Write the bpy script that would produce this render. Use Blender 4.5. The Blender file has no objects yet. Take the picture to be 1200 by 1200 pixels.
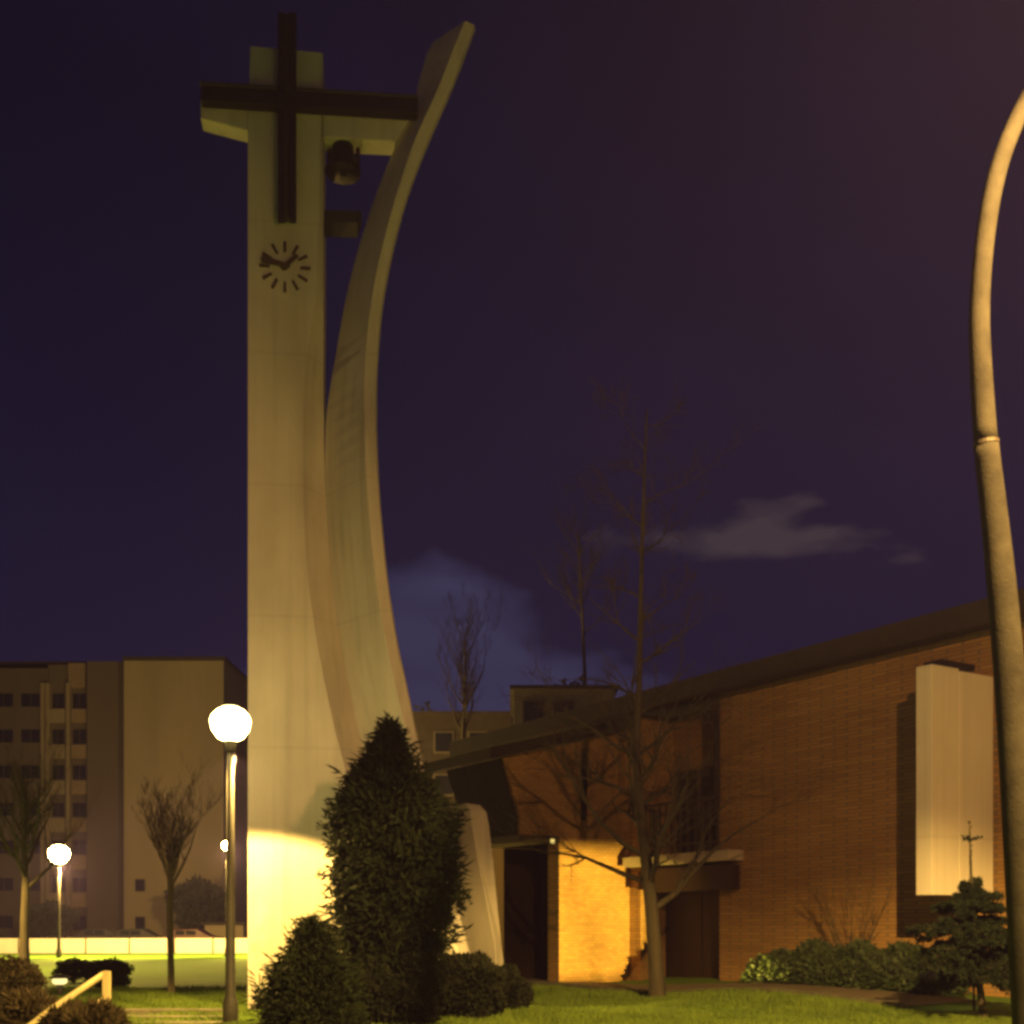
import bpy, math, random
from mathutils import Vector, Matrix
R = math.radians
SC = bpy.context.scene
COL = SC.collection

# ------------------------------------------------------------------ camera
F = 1400.0            # focal length in pixels of the 1200 px photograph
HY = 1085.0           # row of the horizon
EYE = 1.6
cam_d = bpy.data.cameras.new('camera')
cam_d.sensor_width = 36.0
cam_d.lens = F / 1200.0 * 36.0
cam_d.shift_y = (HY - 600.0) / 1200.0
cam_d.clip_start = 0.1
cam_d.clip_end = 2000
cam = bpy.data.objects.new('camera', cam_d)
COL.objects.link(cam)
cam.location = (0, 0, EYE)
cam.rotation_euler = (R(90), 0, 0)
SC.camera = cam

SC.view_settings.view_transform = 'Standard'
SC.view_settings.look = 'None'
SC.view_settings.exposure = 0.0
SC.view_settings.gamma = 1.0
SC.view_settings.use_curve_mapping = False
SC.render.engine = 'CYCLES'
SC.cycles.use_denoising = True
SC.cycles.max_bounces = 5
SC.cycles.volume_bounces = 0
SC.cycles.sample_clamp_indirect = 4.0
SC.cycles.filter_width = 3.2          # the photograph is soft, hand held at night

LAMP = (1.0, 0.61, 0.14)              # sodium light

# ------------------------------------------------------------------ night sky
W = bpy.data.worlds.new('World')
SC.world = W
W.use_nodes = True
nt = W.node_tree
nt.nodes.clear()
def N(t, tree=None, **kw):
    n = (tree or nt).nodes.new(t)
    for k, v in kw.items():
        setattr(n, k, v)
    return n
def build_sky():
    L = nt.links.new
    out = N('ShaderNodeOutputWorld')
    tc = N('ShaderNodeTexCoord')
    sep = N('ShaderNodeSeparateXYZ'); L(tc.outputs['Generated'], sep.inputs[0])
    def mth(op, a, b=None, clamp=False):
        m = N('ShaderNodeMath', operation=op, use_clamp=clamp)
        for i, v in enumerate((a, b)):
            if v is None: continue
            if isinstance(v, (int, float)): m.inputs[i].default_value = v
            else: L(v, m.inputs[i])
        return m.outputs[0]
    def mix(f, a, b):
        m = N('ShaderNodeMix', data_type='RGBA')
        L(f, m.inputs[0])
        for i, v in ((6, a), (7, b)):
            if isinstance(v, tuple): m.inputs[i].default_value = (*v, 1)
            else: L(v, m.inputs[i])
        return m.outputs[2]
    def noise(scale, sx, sy, sz, det, off):
        mp = N('ShaderNodeMapping'); mp.inputs['Scale'].default_value = (sx, sy, sz)
        mp.inputs['Location'].default_value = off
        L(tc.outputs['Generated'], mp.inputs[0])
        n = N('ShaderNodeTexNoise'); n.inputs['Scale'].default_value = scale
        n.inputs['Detail'].default_value = det; L(mp.outputs[0], n.inputs['Vector'])
        return n.outputs[0]
    # dark overhead, a little paler and bluer towards the horizon
    h = N('ShaderNodeMapRange'); L(sep.outputs[2], h.inputs[0])
    h.inputs[1].default_value = 0.02; h.inputs[2].default_value = 0.55
    base = mix(h.outputs[0], (0.0125, 0.0105, 0.038), (0.0036, 0.0033, 0.0125))
    # broad uneven cloud cover lit by the town
    c1 = noise(2.2, 1, 1, 2.2, 4, (0.3, 0.2, 0.5))
    r1 = N('ShaderNodeMapRange'); L(c1, r1.inputs[0]); r1.inputs[1].default_value = 0.42; r1.inputs[2].default_value = 0.72
    base = mix(mth('MULTIPLY', r1.outputs[0], 0.55), base, (0.0105, 0.0070, 0.028))
    # clear dusk-blue gap low down, with a ragged cloud edge
    az = mth('ARCTAN2', sep.outputs[0], sep.outputs[1])
    el = sep.outputs[2]
    c2 = noise(7, 1, 1, 1.6, 4, (1.7, 0.1, 0.9))
    edge = mth('ADD', mth('MULTIPLY', az, -0.51), mth('MULTIPLY', mth('SUBTRACT', c2, 0.5), 0.22))
    lim = mth('ADD', edge, 0.262)
    lim = mth('MINIMUM', lim, mth('ADD', mth('ADD', mth('MULTIPLY', az, 0.55), 0.335), mth('MULTIPLY', mth('SUBTRACT', c2, 0.5), 0.10)))
    gap = mth('MULTIPLY', mth('SUBTRACT', lim, el), 26.0, clamp=True)
    left = mth('MULTIPLY', mth('ADD', az, 0.50), 3.0, clamp=True)
    c3 = noise(6, 1, 1, 4.5, 3, (0.4, 2.1, 0.2))
    gap = mth('MULTIPLY', mth('MULTIPLY', gap, left), mth('ADD', mth('MULTIPLY', c3, 0.9), 0.42), clamp=True)
    base = mix(gap, base, (0.037, 0.036, 0.088))
    # one pale lit streak of cloud
    ux = mth('MULTIPLY', mth('SUBTRACT', az, 0.225), 9.0)
    uy = mth('MULTIPLY', mth('SUBTRACT', el, mth('ADD', mth('MULTIPLY', az, -0.10), 0.325)), 46.0)
    rr = mth('SQRT', mth('ADD', mth('MULTIPLY', ux, ux), mth('MULTIPLY', uy, uy)))
    c4 = noise(13, 1, 1, 2.6, 6, (0.9, 0.4, 0.6))
    st = mth('MULTIPLY', mth('SUBTRACT', mth('ADD', 1.0, mth('MULTIPLY', mth('SUBTRACT', c4, 0.5), 4.2)), rr), 1.3, clamp=True)
    base = mix(mth('MULTIPLY', st, 0.62), base, (0.064, 0.047, 0.052))
    bg = N('ShaderNodeBackground'); L(base, bg.inputs[0]); bg.inputs[1].default_value = 0.95
    sky = N('ShaderNodeTexSky', sky_type='NISHITA'); sky.sun_disc = False
    sky.sun_elevation = R(-8); sky.sun_rotation = R(200)
    b2 = N('ShaderNodeBackground'); L(sky.outputs[0], b2.inputs[0]); b2.inputs[1].default_value = 0.03
    add = N('ShaderNodeAddShader'); L(bg.outputs[0], add.inputs[0]); L(b2.outputs[0], add.inputs[1])
    L(add.outputs[0], out.inputs[0])
build_sky()

# ------------------------------------------------------------------ helpers
def at(px, py, D):
    return Vector(((px - 600.0) / F * D, D, EYE + (HY - py) / F * D))

def sm(a, b, x):
    t = max(0.0, min(1.0, (x - a) / (b - a)))
    return t * t * (3 - 2 * t)

def gz(x, y):
    z = 0.24 * sm(2.5, 6.0, x) * sm(18, 25, y)
    z += 0.22 * math.exp(-(((x + 0.6) / 2.0) ** 2 + ((y - 20.2) / 1.6) ** 2))
    z += 0.05 * math.sin(x * 0.7 + 1.3) * math.sin(y * 0.45) * sm(16, 24, y) * (1 - sm(30, 40, y))
    return z

class MB:
    def __init__(s): s.v = []; s.f = []
    def poly(s, pts, faces):
        b = len(s.v); s.v += [tuple(p) for p in pts]; s.f += [tuple(b + i for i in f) for f in faces]
    def hexa(s, p):            # p: 4 bottom (ccw), 4 top
        s.poly(p, [(3, 2, 1, 0), (4, 5, 6, 7), (0, 1, 5, 4), (1, 2, 6, 5), (2, 3, 7, 6), (3, 0, 4, 7)])
    def box(s, c, d, rz=0.0):
        x, y, z = d[0] / 2, d[1] / 2, d[2] / 2
        M = Matrix.Rotation(rz, 3, 'Z')
        c = Vector(c)
        s.hexa([c + M @ Vector(q) for q in ((-x, -y, -z), (x, -y, -z), (x, y, -z), (-x, y, -z), (-x, -y, z), (x, -y, z), (x, y, z), (-x, y, z))])
    def tube(s, pts, rad, n=8, cap=True):
        pts = [Vector(p) for p in pts]
        b = len(s.v); m = len(pts)
        ref = None
        for i, p in enumerate(pts):
            d = (pts[min(i + 1, m - 1)] - pts[max(i - 1, 0)]).normalized()
            if ref is None:
                ref = Vector((1, 0, 0)) if abs(d.x) < 0.8 else Vector((0, 1, 0))
            a = (ref - d * ref.dot(d)).normalized(); ref = a
            c = d.cross(a)
            r = rad[i] if isinstance(rad, (list, tuple)) else rad
            for k in range(n):
                t = 2 * math.pi * k / n
                s.v.append(tuple(p + a * math.cos(t) * r + c * math.sin(t) * r))
        for i in range(m - 1):
            for k in range(n):
                k2 = (k + 1) % n
                s.f.append((b + i * n + k, b + i * n + k2, b + (i + 1) * n + k2, b + (i + 1) * n + k))
        if cap:
            s.f.append(tuple(b + k for k in range(n))[::-1])
            s.f.append(tuple(b + (m - 1) * n + k for k in range(n)))
    def lathe(s, c, prof, n=16):
        c = Vector(c); b = len(s.v); m = len(prof)
        for r, z in prof:
            for k in range(n):
                t = 2 * math.pi * k / n
                s.v.append((c.x + r * math.cos(t), c.y + r * math.sin(t), c.z + z))
        for i in range(m - 1):
            for k in range(n):
                k2 = (k + 1) % n
                s.f.append((b + i * n + k, b + i * n + k2, b + (i + 1) * n + k2, b + (i + 1) * n + k))
        s.f.append(tuple(b + k for k in range(n))[::-1])
        s.f.append(tuple(b + (m - 1) * n + k for k in range(n)))
    def loft(s, rings):
        n = len(rings[0]); b = len(s.v)
        for r in rings: s.v += [tuple(p) for p in r]
        for i in range(len(rings) - 1):
            for k in range(n):
                k2 = (k + 1) % n
                s.f.append((b + i * n + k, b + i * n + k2, b + (i + 1) * n + k2, b + (i + 1) * n + k))
        s.f.append(tuple(b + k for k in range(n))[::-1])
        s.f.append(tuple(b + (len(rings) - 1) * n + k for k in range(n)))
    def build(s, name, mat, parent=None, smooth=False, bevel=0.0, origin=None):
        me = bpy.data.meshes.new(name)
        o0 = Vector(origin) if origin is not None else Vector((0, 0, 0))
        me.from_pydata([tuple(Vector(v) - o0) for v in s.v] if origin is not None else s.v, [], s.f)
        me.update()
        if smooth:
            me.polygons.foreach_set('use_smooth', [True] * len(me.polygons))
        o = bpy.data.objects.new(name, me)
        COL.objects.link(o)
        me.materials.append(mat)
        if parent is not None:
            o.parent = parent
            inv = world_of(parent).inverted()
            o.matrix_parent_inverse = inv
            if origin is not None: o.location = o0
        elif origin is not None:
            o.location = o0
        if bevel:
            m = o.modifiers.new('bevel', 'BEVEL'); m.width = bevel; m.segments = 2; m.limit_method = 'ANGLE'; m.angle_limit = R(40)
        return o

def world_of(o):
    M = Matrix.LocRotScale(o.location, o.rotation_euler, o.scale)
    if o.parent is not None:
        M = world_of(o.parent) @ o.matrix_parent_inverse @ M
    return M

def tag(o, label=None, cat=None, group=None, kind=None):
    for k, v in (('label', label), ('category', cat), ('group', group), ('kind', kind)):
        if v: o[k] = v
    return o

def thing(name, label, cat, loc, group=None):
    o = bpy.data.objects.new(name, None)
    o.empty_display_size = 0.3
    COL.objects.link(o)
    o.location = loc
    return tag(o, label, cat, group)

# ------------------------------------------------------------------ materials
def mat(name, col, rough=0.85, col2=None, nscale=4.0, bump=0.0, bscale=30.0, metal=0.0, spec=0.3, stain=None, streak=False, emit=None):
    m = bpy.data.materials.new(name); m.use_nodes = True
    t = m.node_tree; t.nodes.clear(); L = t.links.new
    out = N('ShaderNodeOutputMaterial', t); p = N('ShaderNodeBsdfPrincipled', t)
    L(p.outputs[0], out.inputs[0])
    p.inputs['Roughness'].default_value = rough
    p.inputs['Metallic'].default_value = metal
    p.inputs['Specular IOR Level'].default_value = spec
    g = N('ShaderNodeTexCoord', t)
    vec = g.outputs['Object']
    if streak:
        mp = N('ShaderNodeMapping', t); mp.inputs['Scale'].default_value = (1, 1, 0.12)
        L(vec, mp.inputs[0]); svec = mp.outputs[0]
    else: svec = vec
    if col2:
        n = N('ShaderNodeTexNoise', t); n.inputs['Scale'].default_value = nscale; n.inputs['Detail'].default_value = 6
        n.inputs['Roughness'].default_value = 0.65
        L(svec, n.inputs['Vector'])
        rmp = N('ShaderNodeMapRange', t); L(n.outputs[0], rmp.inputs[0])
        rmp.inputs[1].default_value = 0.32; rmp.inputs[2].default_value = 0.68
        mx = N('ShaderNodeMix', t, data_type='RGBA'); L(rmp.outputs[0], mx.inputs[0])
        mx.inputs[6].default_value = (*col, 1); mx.inputs[7].default_value = (*col2, 1)
        L(mx.outputs[2], p.inputs['Base Color'])
    else:
        p.inputs['Base Color'].default_value = (*col, 1)
    if bump:
        n2 = N('ShaderNodeTexNoise', t); n2.inputs['Scale'].default_value = bscale; n2.inputs['Detail'].default_value = 4
        L(vec, n2.inputs['Vector'])
        b = N('ShaderNodeBump', t); b.inputs['Strength'].default_value = bump; b.inputs['Distance'].default_value = 0.03
        L(n2.outputs[0], b.inputs['Height']); L(b.outputs[0], p.inputs['Normal'])
    if emit:
        p.inputs['Emission Color'].default_value = (*emit[0], 1); p.inputs['Emission Strength'].default_value = emit[1]
    return m

def brick_mat(name, rz):
    m = bpy.data.materials.new(name); m.use_nodes = True
    t = m.node_tree; t.nodes.clear(); L = t.links.new
    out = N('ShaderNodeOutputMaterial', t); p = N('ShaderNodeBsdfPrincipled', t); L(p.outputs[0], out.inputs[0])
    p.inputs['Roughness'].default_value = 0.9; p.inputs['Specular IOR Level'].default_value = 0.2
    g = N('ShaderNodeTexCoord', t)
    mp = N('ShaderNodeMapping', t); mp.vector_type = 'POINT'; mp.inputs['Rotation'].default_value = (0, 0, rz)
    L(g.outputs['Object'], mp.inputs[0])
    sp = N('ShaderNodeSeparateXYZ', t); L(mp.outputs[0], sp.inputs[0])
    ad = N('ShaderNodeMath', t, operation='ADD'); L(sp.outputs[0], ad.inputs[0]); L(sp.outputs[1], ad.inputs[1])
    cb = N('ShaderNodeCombineXYZ', t); L(ad.outputs[0], cb.inputs[0]); L(sp.outputs[2], cb.inputs[1])
    bk = N('ShaderNodeTexBrick', t); L(cb.outputs[0], bk.inputs['Vector'])
    bk.inputs['Scale'].default_value = 1.0
    bk.inputs['Brick Width'].default_value = 0.25; bk.inputs['Row Height'].default_value = 0.085
    bk.inputs['Mortar Size'].default_value = 0.013; bk.inputs['Bias'].default_value = -0.1
    bk.inputs['Color1'].default_value = (0.40, 0.225, 0.066, 1); bk.inputs['Color2'].default_value = (0.32, 0.165, 0.048, 1)
    bk.inputs['Mortar'].default_value = (0.22, 0.15, 0.085, 1)
    n = N('ShaderNodeTexNoise', t); n.inputs['Scale'].default_value = 0.55; n.inputs['Detail'].default_value = 7
    L(cb.outputs[0], n.inputs['Vector'])
    r = N('ShaderNodeMapRange', t); L(n.outputs[0], r.inputs[0]); r.inputs[1].default_value = 0.3; r.inputs[2].default_value = 0.7
    r.inputs[3].default_value = 0.72; r.inputs[4].default_value = 1.15
    # darker and paler courses
    n3 = N('ShaderNodeTexNoise', t); n3.inputs['Scale'].default_value = 1.0; n3.inputs['Detail'].default_value = 3
    mp3 = N('ShaderNodeMapping', t); mp3.inputs['Scale'].default_value = (0.5, 9.0, 1); L(cb.outputs[0], mp3.inputs[0]); L(mp3.outputs[0], n3.inputs['Vector'])
    r3 = N('ShaderNodeMapRange', t); L(n3.outputs[0], r3.inputs[0]); r3.inputs[1].default_value = 0.3; r3.inputs[2].default_value = 0.7
    r3.inputs[3].default_value = 0.92; r3.inputs[4].default_value = 1.08
    pr = N('ShaderNodeMath', t, operation='MULTIPLY'); L(r.outputs[0], pr.inputs[0]); L(r3.outputs[0], pr.inputs[1])
    vm = N('ShaderNodeVectorMath', t, operation='SCALE'); L(bk.outputs[0], vm.inputs[0]); L(pr.outputs[0], vm.inputs['Scale'])
    L(vm.outputs[0], p.inputs['Base Color'])
    b = N('ShaderNodeBump', t); b.inputs['Strength'].default_value = 0.5; b.inputs['Distance'].default_value = 0.012; b.invert = True
    L(bk.outputs['Fac'], b.inputs['Height']); L(b.outputs[0], p.inputs['Normal'])
    return m

def weather(m, lift, dark):
    t = m.node_tree; L = t.links.new
    p = [n for n in t.nodes if n.type == 'BSDF_PRINCIPLED'][0]
    src = p.inputs['Base Color'].links[0].from_socket
    g = N('ShaderNodeTexCoord', t); sp = N('ShaderNodeSeparateXYZ', t); L(g.outputs['Object'], sp.inputs[0])
    def mth(op, a, b):
        k = N('ShaderNodeMath', t, operation=op)
        for i, v in enumerate((a, b)):
            if isinstance(v, (int, float)): k.inputs[i].default_value = v
            else: L(v, k.inputs[i])
        return k.outputs[0]
    fr = mth('FRACT', mth('DIVIDE', sp.outputs[2], lift), 0.0)
    line = mth('LESS_THAN', fr, 0.022)
    mp = N('ShaderNodeMapping', t); mp.inputs['Scale'].default_value = (3.2, 3.2, 0.07); L(g.outputs['Object'], mp.inputs[0])
    n = N('ShaderNodeTexNoise', t); n.inputs['Scale'].default_value = 1.5; n.inputs['Detail'].default_value = 5; L(mp.outputs[0], n.inputs['Vector'])
    r = N('ShaderNodeMapRange', t); L(n.outputs[0], r.inputs[0]); r.inputs[1].default_value = .50; r.inputs[2].default_value = .72
    r.inputs[3].default_value = 1.0; r.inputs[4].default_value = 1 - dark
    n2 = N('ShaderNodeTexNoise', t); n2.inputs['Scale'].default_value = 0.8; n2.inputs['Detail'].default_value = 7; L(g.outputs['Object'], n2.inputs['Vector'])
    r2 = N('ShaderNodeMapRange', t); L(n2.outputs[0], r2.inputs[0]); r2.inputs[1].default_value = .35; r2.inputs[2].default_value = .65
    r2.inputs[3].default_value = 1 - dark * .7; r2.inputs[4].default_value = 1.0
    f = mth('MULTIPLY', mth('MULTIPLY', r.outputs[0], r2.outputs[0]), mth('SUBTRACT', 1.0, mth('MULTIPLY', line, 0.07)))
    vm = N('ShaderNodeVectorMath', t, operation='SCALE'); L(src, vm.inputs[0]); L(f, vm.inputs['Scale']); L(vm.outputs[0], p.inputs['Base Color'])

M = {}
M['concrete'] = mat('pale_concrete', (0.60, 0.56, 0.48), 0.9, (0.47, 0.43, 0.36), 0.9, 0.25, 24, streak=True)
M['panel'] = mat('white_render', (0.86, 0.78, 0.64), 0.85, (0.78, 0.70, 0.57), 0.8, 0.15, 25, streak=True)
weather(M['concrete'], 2.45, 0.17); weather(M['panel'], 3.3, 0.10)
M['dark_steel'] = mat('dark_steel', (0.013, 0.009, 0.008), 0.6, (0.022, 0.015, 0.011), 6, 0.1, 40)
M['bronze'] = mat('bell_bronze', (0.03, 0.025, 0.018), 0.6, (0.014, 0.013, 0.010), 5, 0.1, 30, metal=0.5)
M['clock'] = mat('clock_bronze', (0.07, 0.045, 0.022), 0.6)
M['post'] = mat('lamp_post_paint', (0.06, 0.055, 0.047), 0.6, (0.04, 0.037, 0.033), 6, 0.1, 40)
M['mast'] = mat('weathered_mast', (0.0215, 0.019, 0.0165), 0.95, (0.0105, 0.009, 0.008), 5, 0.2, 60, spec=0.1)
M['brick'] = brick_mat('church_brick', 0)
M['roof'] = mat('roof_sheet', (0.04, 0.03, 0.022), 0.85, (0.026, 0.02, 0.016), 2, 0.2, 10)
M['wood'] = mat('dark_stained_wood', (0.034, 0.015, 0.009), 0.7, (0.022, 0.010, 0.006), 3, 0.2, 20, streak=True)
M['wing_dark'] = mat('added_dark_face', (0.016, 0.013, 0.012), 0.95, (0.010, 0.009, 0.008), 3, spec=0.1)
M['web'] = mat('cross_web_steel', (0.07, 0.055, 0.055), 0.6)
M['soffit'] = mat('soffit_boards', (0.08, 0.06, 0.045), 0.9, (0.06, 0.045, 0.035), 3)
M['glass'] = mat('dark_glass', (0.012, 0.013, 0.016), 0.12, spec=0.5)
M['rail'] = mat('painted_railing', (0.045, 0.036, 0.026), 0.5)
M['slab'] = mat('balcony_slab', (0.52, 0.45, 0.34), 0.85, (0.42, 0.36, 0.27), 2, 0.2, 20)
M['bark'] = mat('bark', (0.085, 0.07, 0.045), 0.95, (0.045, 0.038, 0.024), 7, 0.8, 22, streak=True)
M['bark2'] = mat('pale_bark', (0.30, 0.25, 0.16), 0.95, (0.18, 0.15, 0.09), 7, 0.7, 22, streak=True)
M['twig'] = mat('twigs', (0.06, 0.046, 0.032), 0.95, (0.04, 0.03, 0.02), 5)
M['fol_thuja'] = mat('thuja_leaf', (0.0135, 0.019, 0.007), 0.9, (0.006, 0.010, 0.004), 2.4, spec=0.2)
M['fol_fir'] = mat('fir_needles', (0.018, 0.027, 0.013), 0.85, (0.009, 0.015, 0.008), 3, spec=0.2)
M['fol_shrub'] = mat('shrub_leaf', (0.013, 0.016, 0.007), 0.9, (0.007, 0.009, 0.004), 3, spec=0.3)
M['fol_hedge'] = mat('hedge_leaf', (0.042, 0.062, 0.02), 0.65, (0.02, 0.034, 0.012), 3, spec=0.35)
M['fol_far'] = mat('far_leaf', (0.035, 0.04, 0.02), 0.9, (0.02, 0.025, 0.015), 1)
M['stem'] = mat('shrub_stems', (0.10, 0.075, 0.04), 0.95, (0.06, 0.045, 0.025), 5)
M['dry'] = mat('dry_stems', (0.065, 0.048, 0.024), 0.95, (0.035, 0.027, 0.014), 5)
M['lawn'] = mat('lawn_soil', (0.105, 0.20, 0.016), 0.95, (0.07, 0.145, 0.012), 0.8, 0.8, 12)
M['blade'] = mat('grass_blade', (0.135, 0.20, 0.02), 0.7, (0.075, 0.12, 0.014), 0.9, spec=0.3)
M['path'] = mat('path_paving', (0.19, 0.15, 0.10), 0.9, (0.12, 0.095, 0.065), 1.8, 0.4, 30)
M['kerb'] = mat('kerb_stone', (0.15, 0.135, 0.09), 0.9, (0.08, 0.075, 0.05), 3, 0.3, 30)
M['asphalt'] = mat('asphalt', (0.05, 0.048, 0.045), 0.9, (0.038, 0.036, 0.034), 3, 0.3, 60)
M['terrain'] = mat('far_terrain', (0.045, 0.05, 0.03), 0.95, (0.03, 0.035, 0.02), 0.05)
M['whitewall'] = mat('painted_white_wall', (0.76, 0.74, 0.68), 0.85, (0.62, 0.59, 0.52), 1.2, 0.15, 20, streak=True)
M['flat'] = mat('apartment_lit_render', (0.27, 0.225, 0.16), 0.9, (0.21, 0.175, 0.125), 0.25, streak=True)  # paler copy; lamp glare on the right-hand section is put into the colour
M['flat_dark'] = mat('apartment_shaded_render', (0.115, 0.095, 0.072), 0.9, (0.085, 0.07, 0.055), 0.3, streak=True)  # darker copy of the render; holds the shade of the block's unlit sections
M['flat_pale'] = mat('balcony_panel', (0.24, 0.18, 0.12), 0.9, (0.19, 0.145, 0.10), 0.6)
M['shed'] = mat('olive_grey_render', (0.20, 0.18, 0.13), 0.9, (0.15, 0.135, 0.10), 0.3)
M['railpaint'] = mat('pale_yellow_paint', (0.66, 0.58, 0.30), 0.6, (0.54, 0.46, 0.24), 5, 0.1, 40)
M['tyre'] = mat('tyre_rubber', (0.02, 0.02, 0.02), 0.9)
M['rim'] = mat('wheel_rim', (0.45, 0.45, 0.45), 0.4, metal=0.7)
M['lens'] = mat('lamp_lens', (0.5, 0.45, 0.4), 0.2)

def glow(name, col, s):
    m = bpy.data.materials.new(name); m.use_nodes = True
    t = m.node_tree; t.nodes.clear()
    out = N('ShaderNodeOutputMaterial', t); e = N('ShaderNodeEmission', t)
    e.inputs[0].default_value = (*col, 1); e.inputs[1].default_value = s
    t.links.new(e.outputs[0], out.inputs[0])
    return m

# ------------------------------------------------------------------ ground
def build_ground():
    mb = MB()
    xs = [-90 + 4 * i for i in range(17)] + [-22 + i * 0.8 for i in range(1, 56)] + [22.8 + 4 * i for i in range(18)]
    ys = [-30 + 3 * i for i in range(14)] + [10 + i * 0.8 for i in range(45)] + [46 + 3 * i for i in range(9)]
    for y in ys:
        for x in xs:
            mb.v.append((x, y, gz(x, y)))
    n = len(xs)
    for j in range(len(ys) - 1):
        for i in range(n - 1):
            mb.f.append((j * n + i, j * n + i + 1, (j + 1) * n + i + 1, (j + 1) * n + i))
    tag(mb.build('lawn', M['lawn'], smooth=True), 'green lawn around the church and its tower', None, None, 'structure')
    t = MB(); t.poly([(-300, -60, -0.35), (300, -60, -0.35), (300, 420, -0.35), (-300, 420, -0.35)], [(0, 1, 2, 3)])
    tag(t.build('terrain', M['terrain']), None, None, None, 'structure')
    s = MB(); s.poly([(-120, 71.6, 0.005), (60, 71.6, 0.005), (60, 84, 0.005), (-120, 84, 0.005)], [(0, 1, 2, 3)])
    s.poly([(-120, 71.6, -0.4), (60, 71.6, -0.4), (60, 84, -0.4), (-120, 84, -0.4)], [(3, 2, 1, 0)])
    s.f.append((0, 4, 5, 1)); s.f.append((2, 6, 7, 3))
    tag(s.build('road', M['asphalt']), None, None, None, 'structure')
build_ground()

# ------------------------------------------------------------------ church frame
O = Vector((5.38, 31.0, 0.0)); U = Vector((0.529, -0.849, 0)); NN = Vector((-0.849, -0.529, 0))
U.normalize(); NN.normalize()
def Wp(s, o, z): return O + U * s + NN * o + Vector((0, 0, z))
def wbox(mb, s0, s1, o0, o1, z0, z1):
    q = [(s0, o1), (s0, o0), (s1, o0), (s1, o1)]
    q = [(s0, o1), (s1, o1), (s1, o0), (s0, o0)]
    mb.hexa([Wp(s, o, z0) for s, o in q] + [Wp(s, o, z1) for s, o in q])

def build_path():
    mb = MB(); k = MB()
    n = 30
    for i in range(n + 1):
        s = -7 + (8.9 + 7) * i / n
        w = [Wp(s, 3.55, 0), Wp(s, 1.35, 0)]
        for q in w: mb.v.append((q.x, q.y, gz(q.x, q.y) + 0.035))
    for i in range(n): mb.f.append((2 * i, 2 * i + 2, 2 * i + 3, 2 * i + 1))
    tag(mb.build('path', M['path'], smooth=True), None, None, None, 'structure')
    kb = []
    for i in range(16):
        s0 = -7 + i; s1 = s0 + 0.985
        p = []
        for zz in (-0.1, 0.09):
            for s, o in ((s0, 3.70), (s1, 3.70), (s1, 3.56), (s0, 3.56)):
                q = Wp(s, o, 0); p.append((q.x, q.y, gz(q.x, q.y) + zz))
        m = MB(); m.hexa(p); kb.append(m)
    first = None
    root = thing('path_kerb', 'low stone kerb along the front edge of the tan path', 'kerb', Wp(2, 3.6, 0.2))
    for m in kb: m.build('kerb_stone', M['kerb'], root)
build_path()

# ------------------------------------------------------------------ bell tower
TD = 22.2
ca, sa = math.cos(R(7)), math.sin(R(7))
TO = Vector(((290 - 600) / F * TD, TD, 0))
TX = Vector((ca, sa, 0)); TB = Vector((-sa, ca, 0))
def face(px, py, off=0.0):
    """point of the tower's front plane (off metres proud of it) on the ray through a pixel"""
    d = Vector(((px - 600) / F, 1.0, (HY - py) / F))
    n = TB
    o = TO - TB * off
    t = (o - Vector((0, 0, EYE))).dot(n) / d.dot(n)
    return Vector((0, 0, EYE)) + d * t
def fz(px, py): return face(px, py).z

def interp(tab, y):
    if y <= tab[0][0]: return tab[0][1]
    for (a, va), (b, vb) in zip(tab, tab[1:]):
        if y <= b:
            t = (y - a) / (b - a); return va + (vb - va) * t
    return tab[-1][1]
def smooth_tab(tab, y, h=22):
    return sum(interp(tab, y + d * h / 3) for d in range(-3, 4)) / 7 if tab[0][0] + h < y < tab[-1][0] - h else interp(tab, y)

FL = [(24, 545), (56, 532), (120, 507), (154, 489), (210, 470), (255, 457), (300, 445), (360, 434), (431, 427), (508, 427), (587, 431), (667, 439), (742, 450), (787, 459), (842, 472), (900, 488), (960, 503), (1030, 519), (1100, 534), (1190, 556)]
FR = [(24, 556), (94, 530), (161, 500), (217, 478), (262, 465), (311, 454), (356, 446), (431, 440), (517, 440), (587, 444), (671, 452), (750, 464), (808, 477), (867, 489), (930, 503), (1000, 519), (1075, 538), (1100, 545), (1190, 569)]
FB = [(24, 514), (45, 506), (109, 481), (165, 455), (229, 431), (277, 417), (330, 404), (394, 393), (435, 387), (470, 381), (546, 380), (633, 385), (733, 397), (796, 409), (846, 420), (900, 433), (1000, 462), (1190, 520)]
PF = [(50, 378), (340, 372), (430, 356), (550, 354), (675, 360), (754, 372), (842, 389), (900, 405), (1000, 430), (1190, 482)]
PR = [(50, 378.5), (433, 379), (546, 380.2), (633, 385.2), (733, 397.2), (796, 409), (846, 420), (900, 433), (1000, 462), (1190, 520)]

tower = thing('bell_tower', 'tall pale concrete bell tower with clock, dark cross and curved fin', 'bell tower', TO + TX * 0.7)

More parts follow.
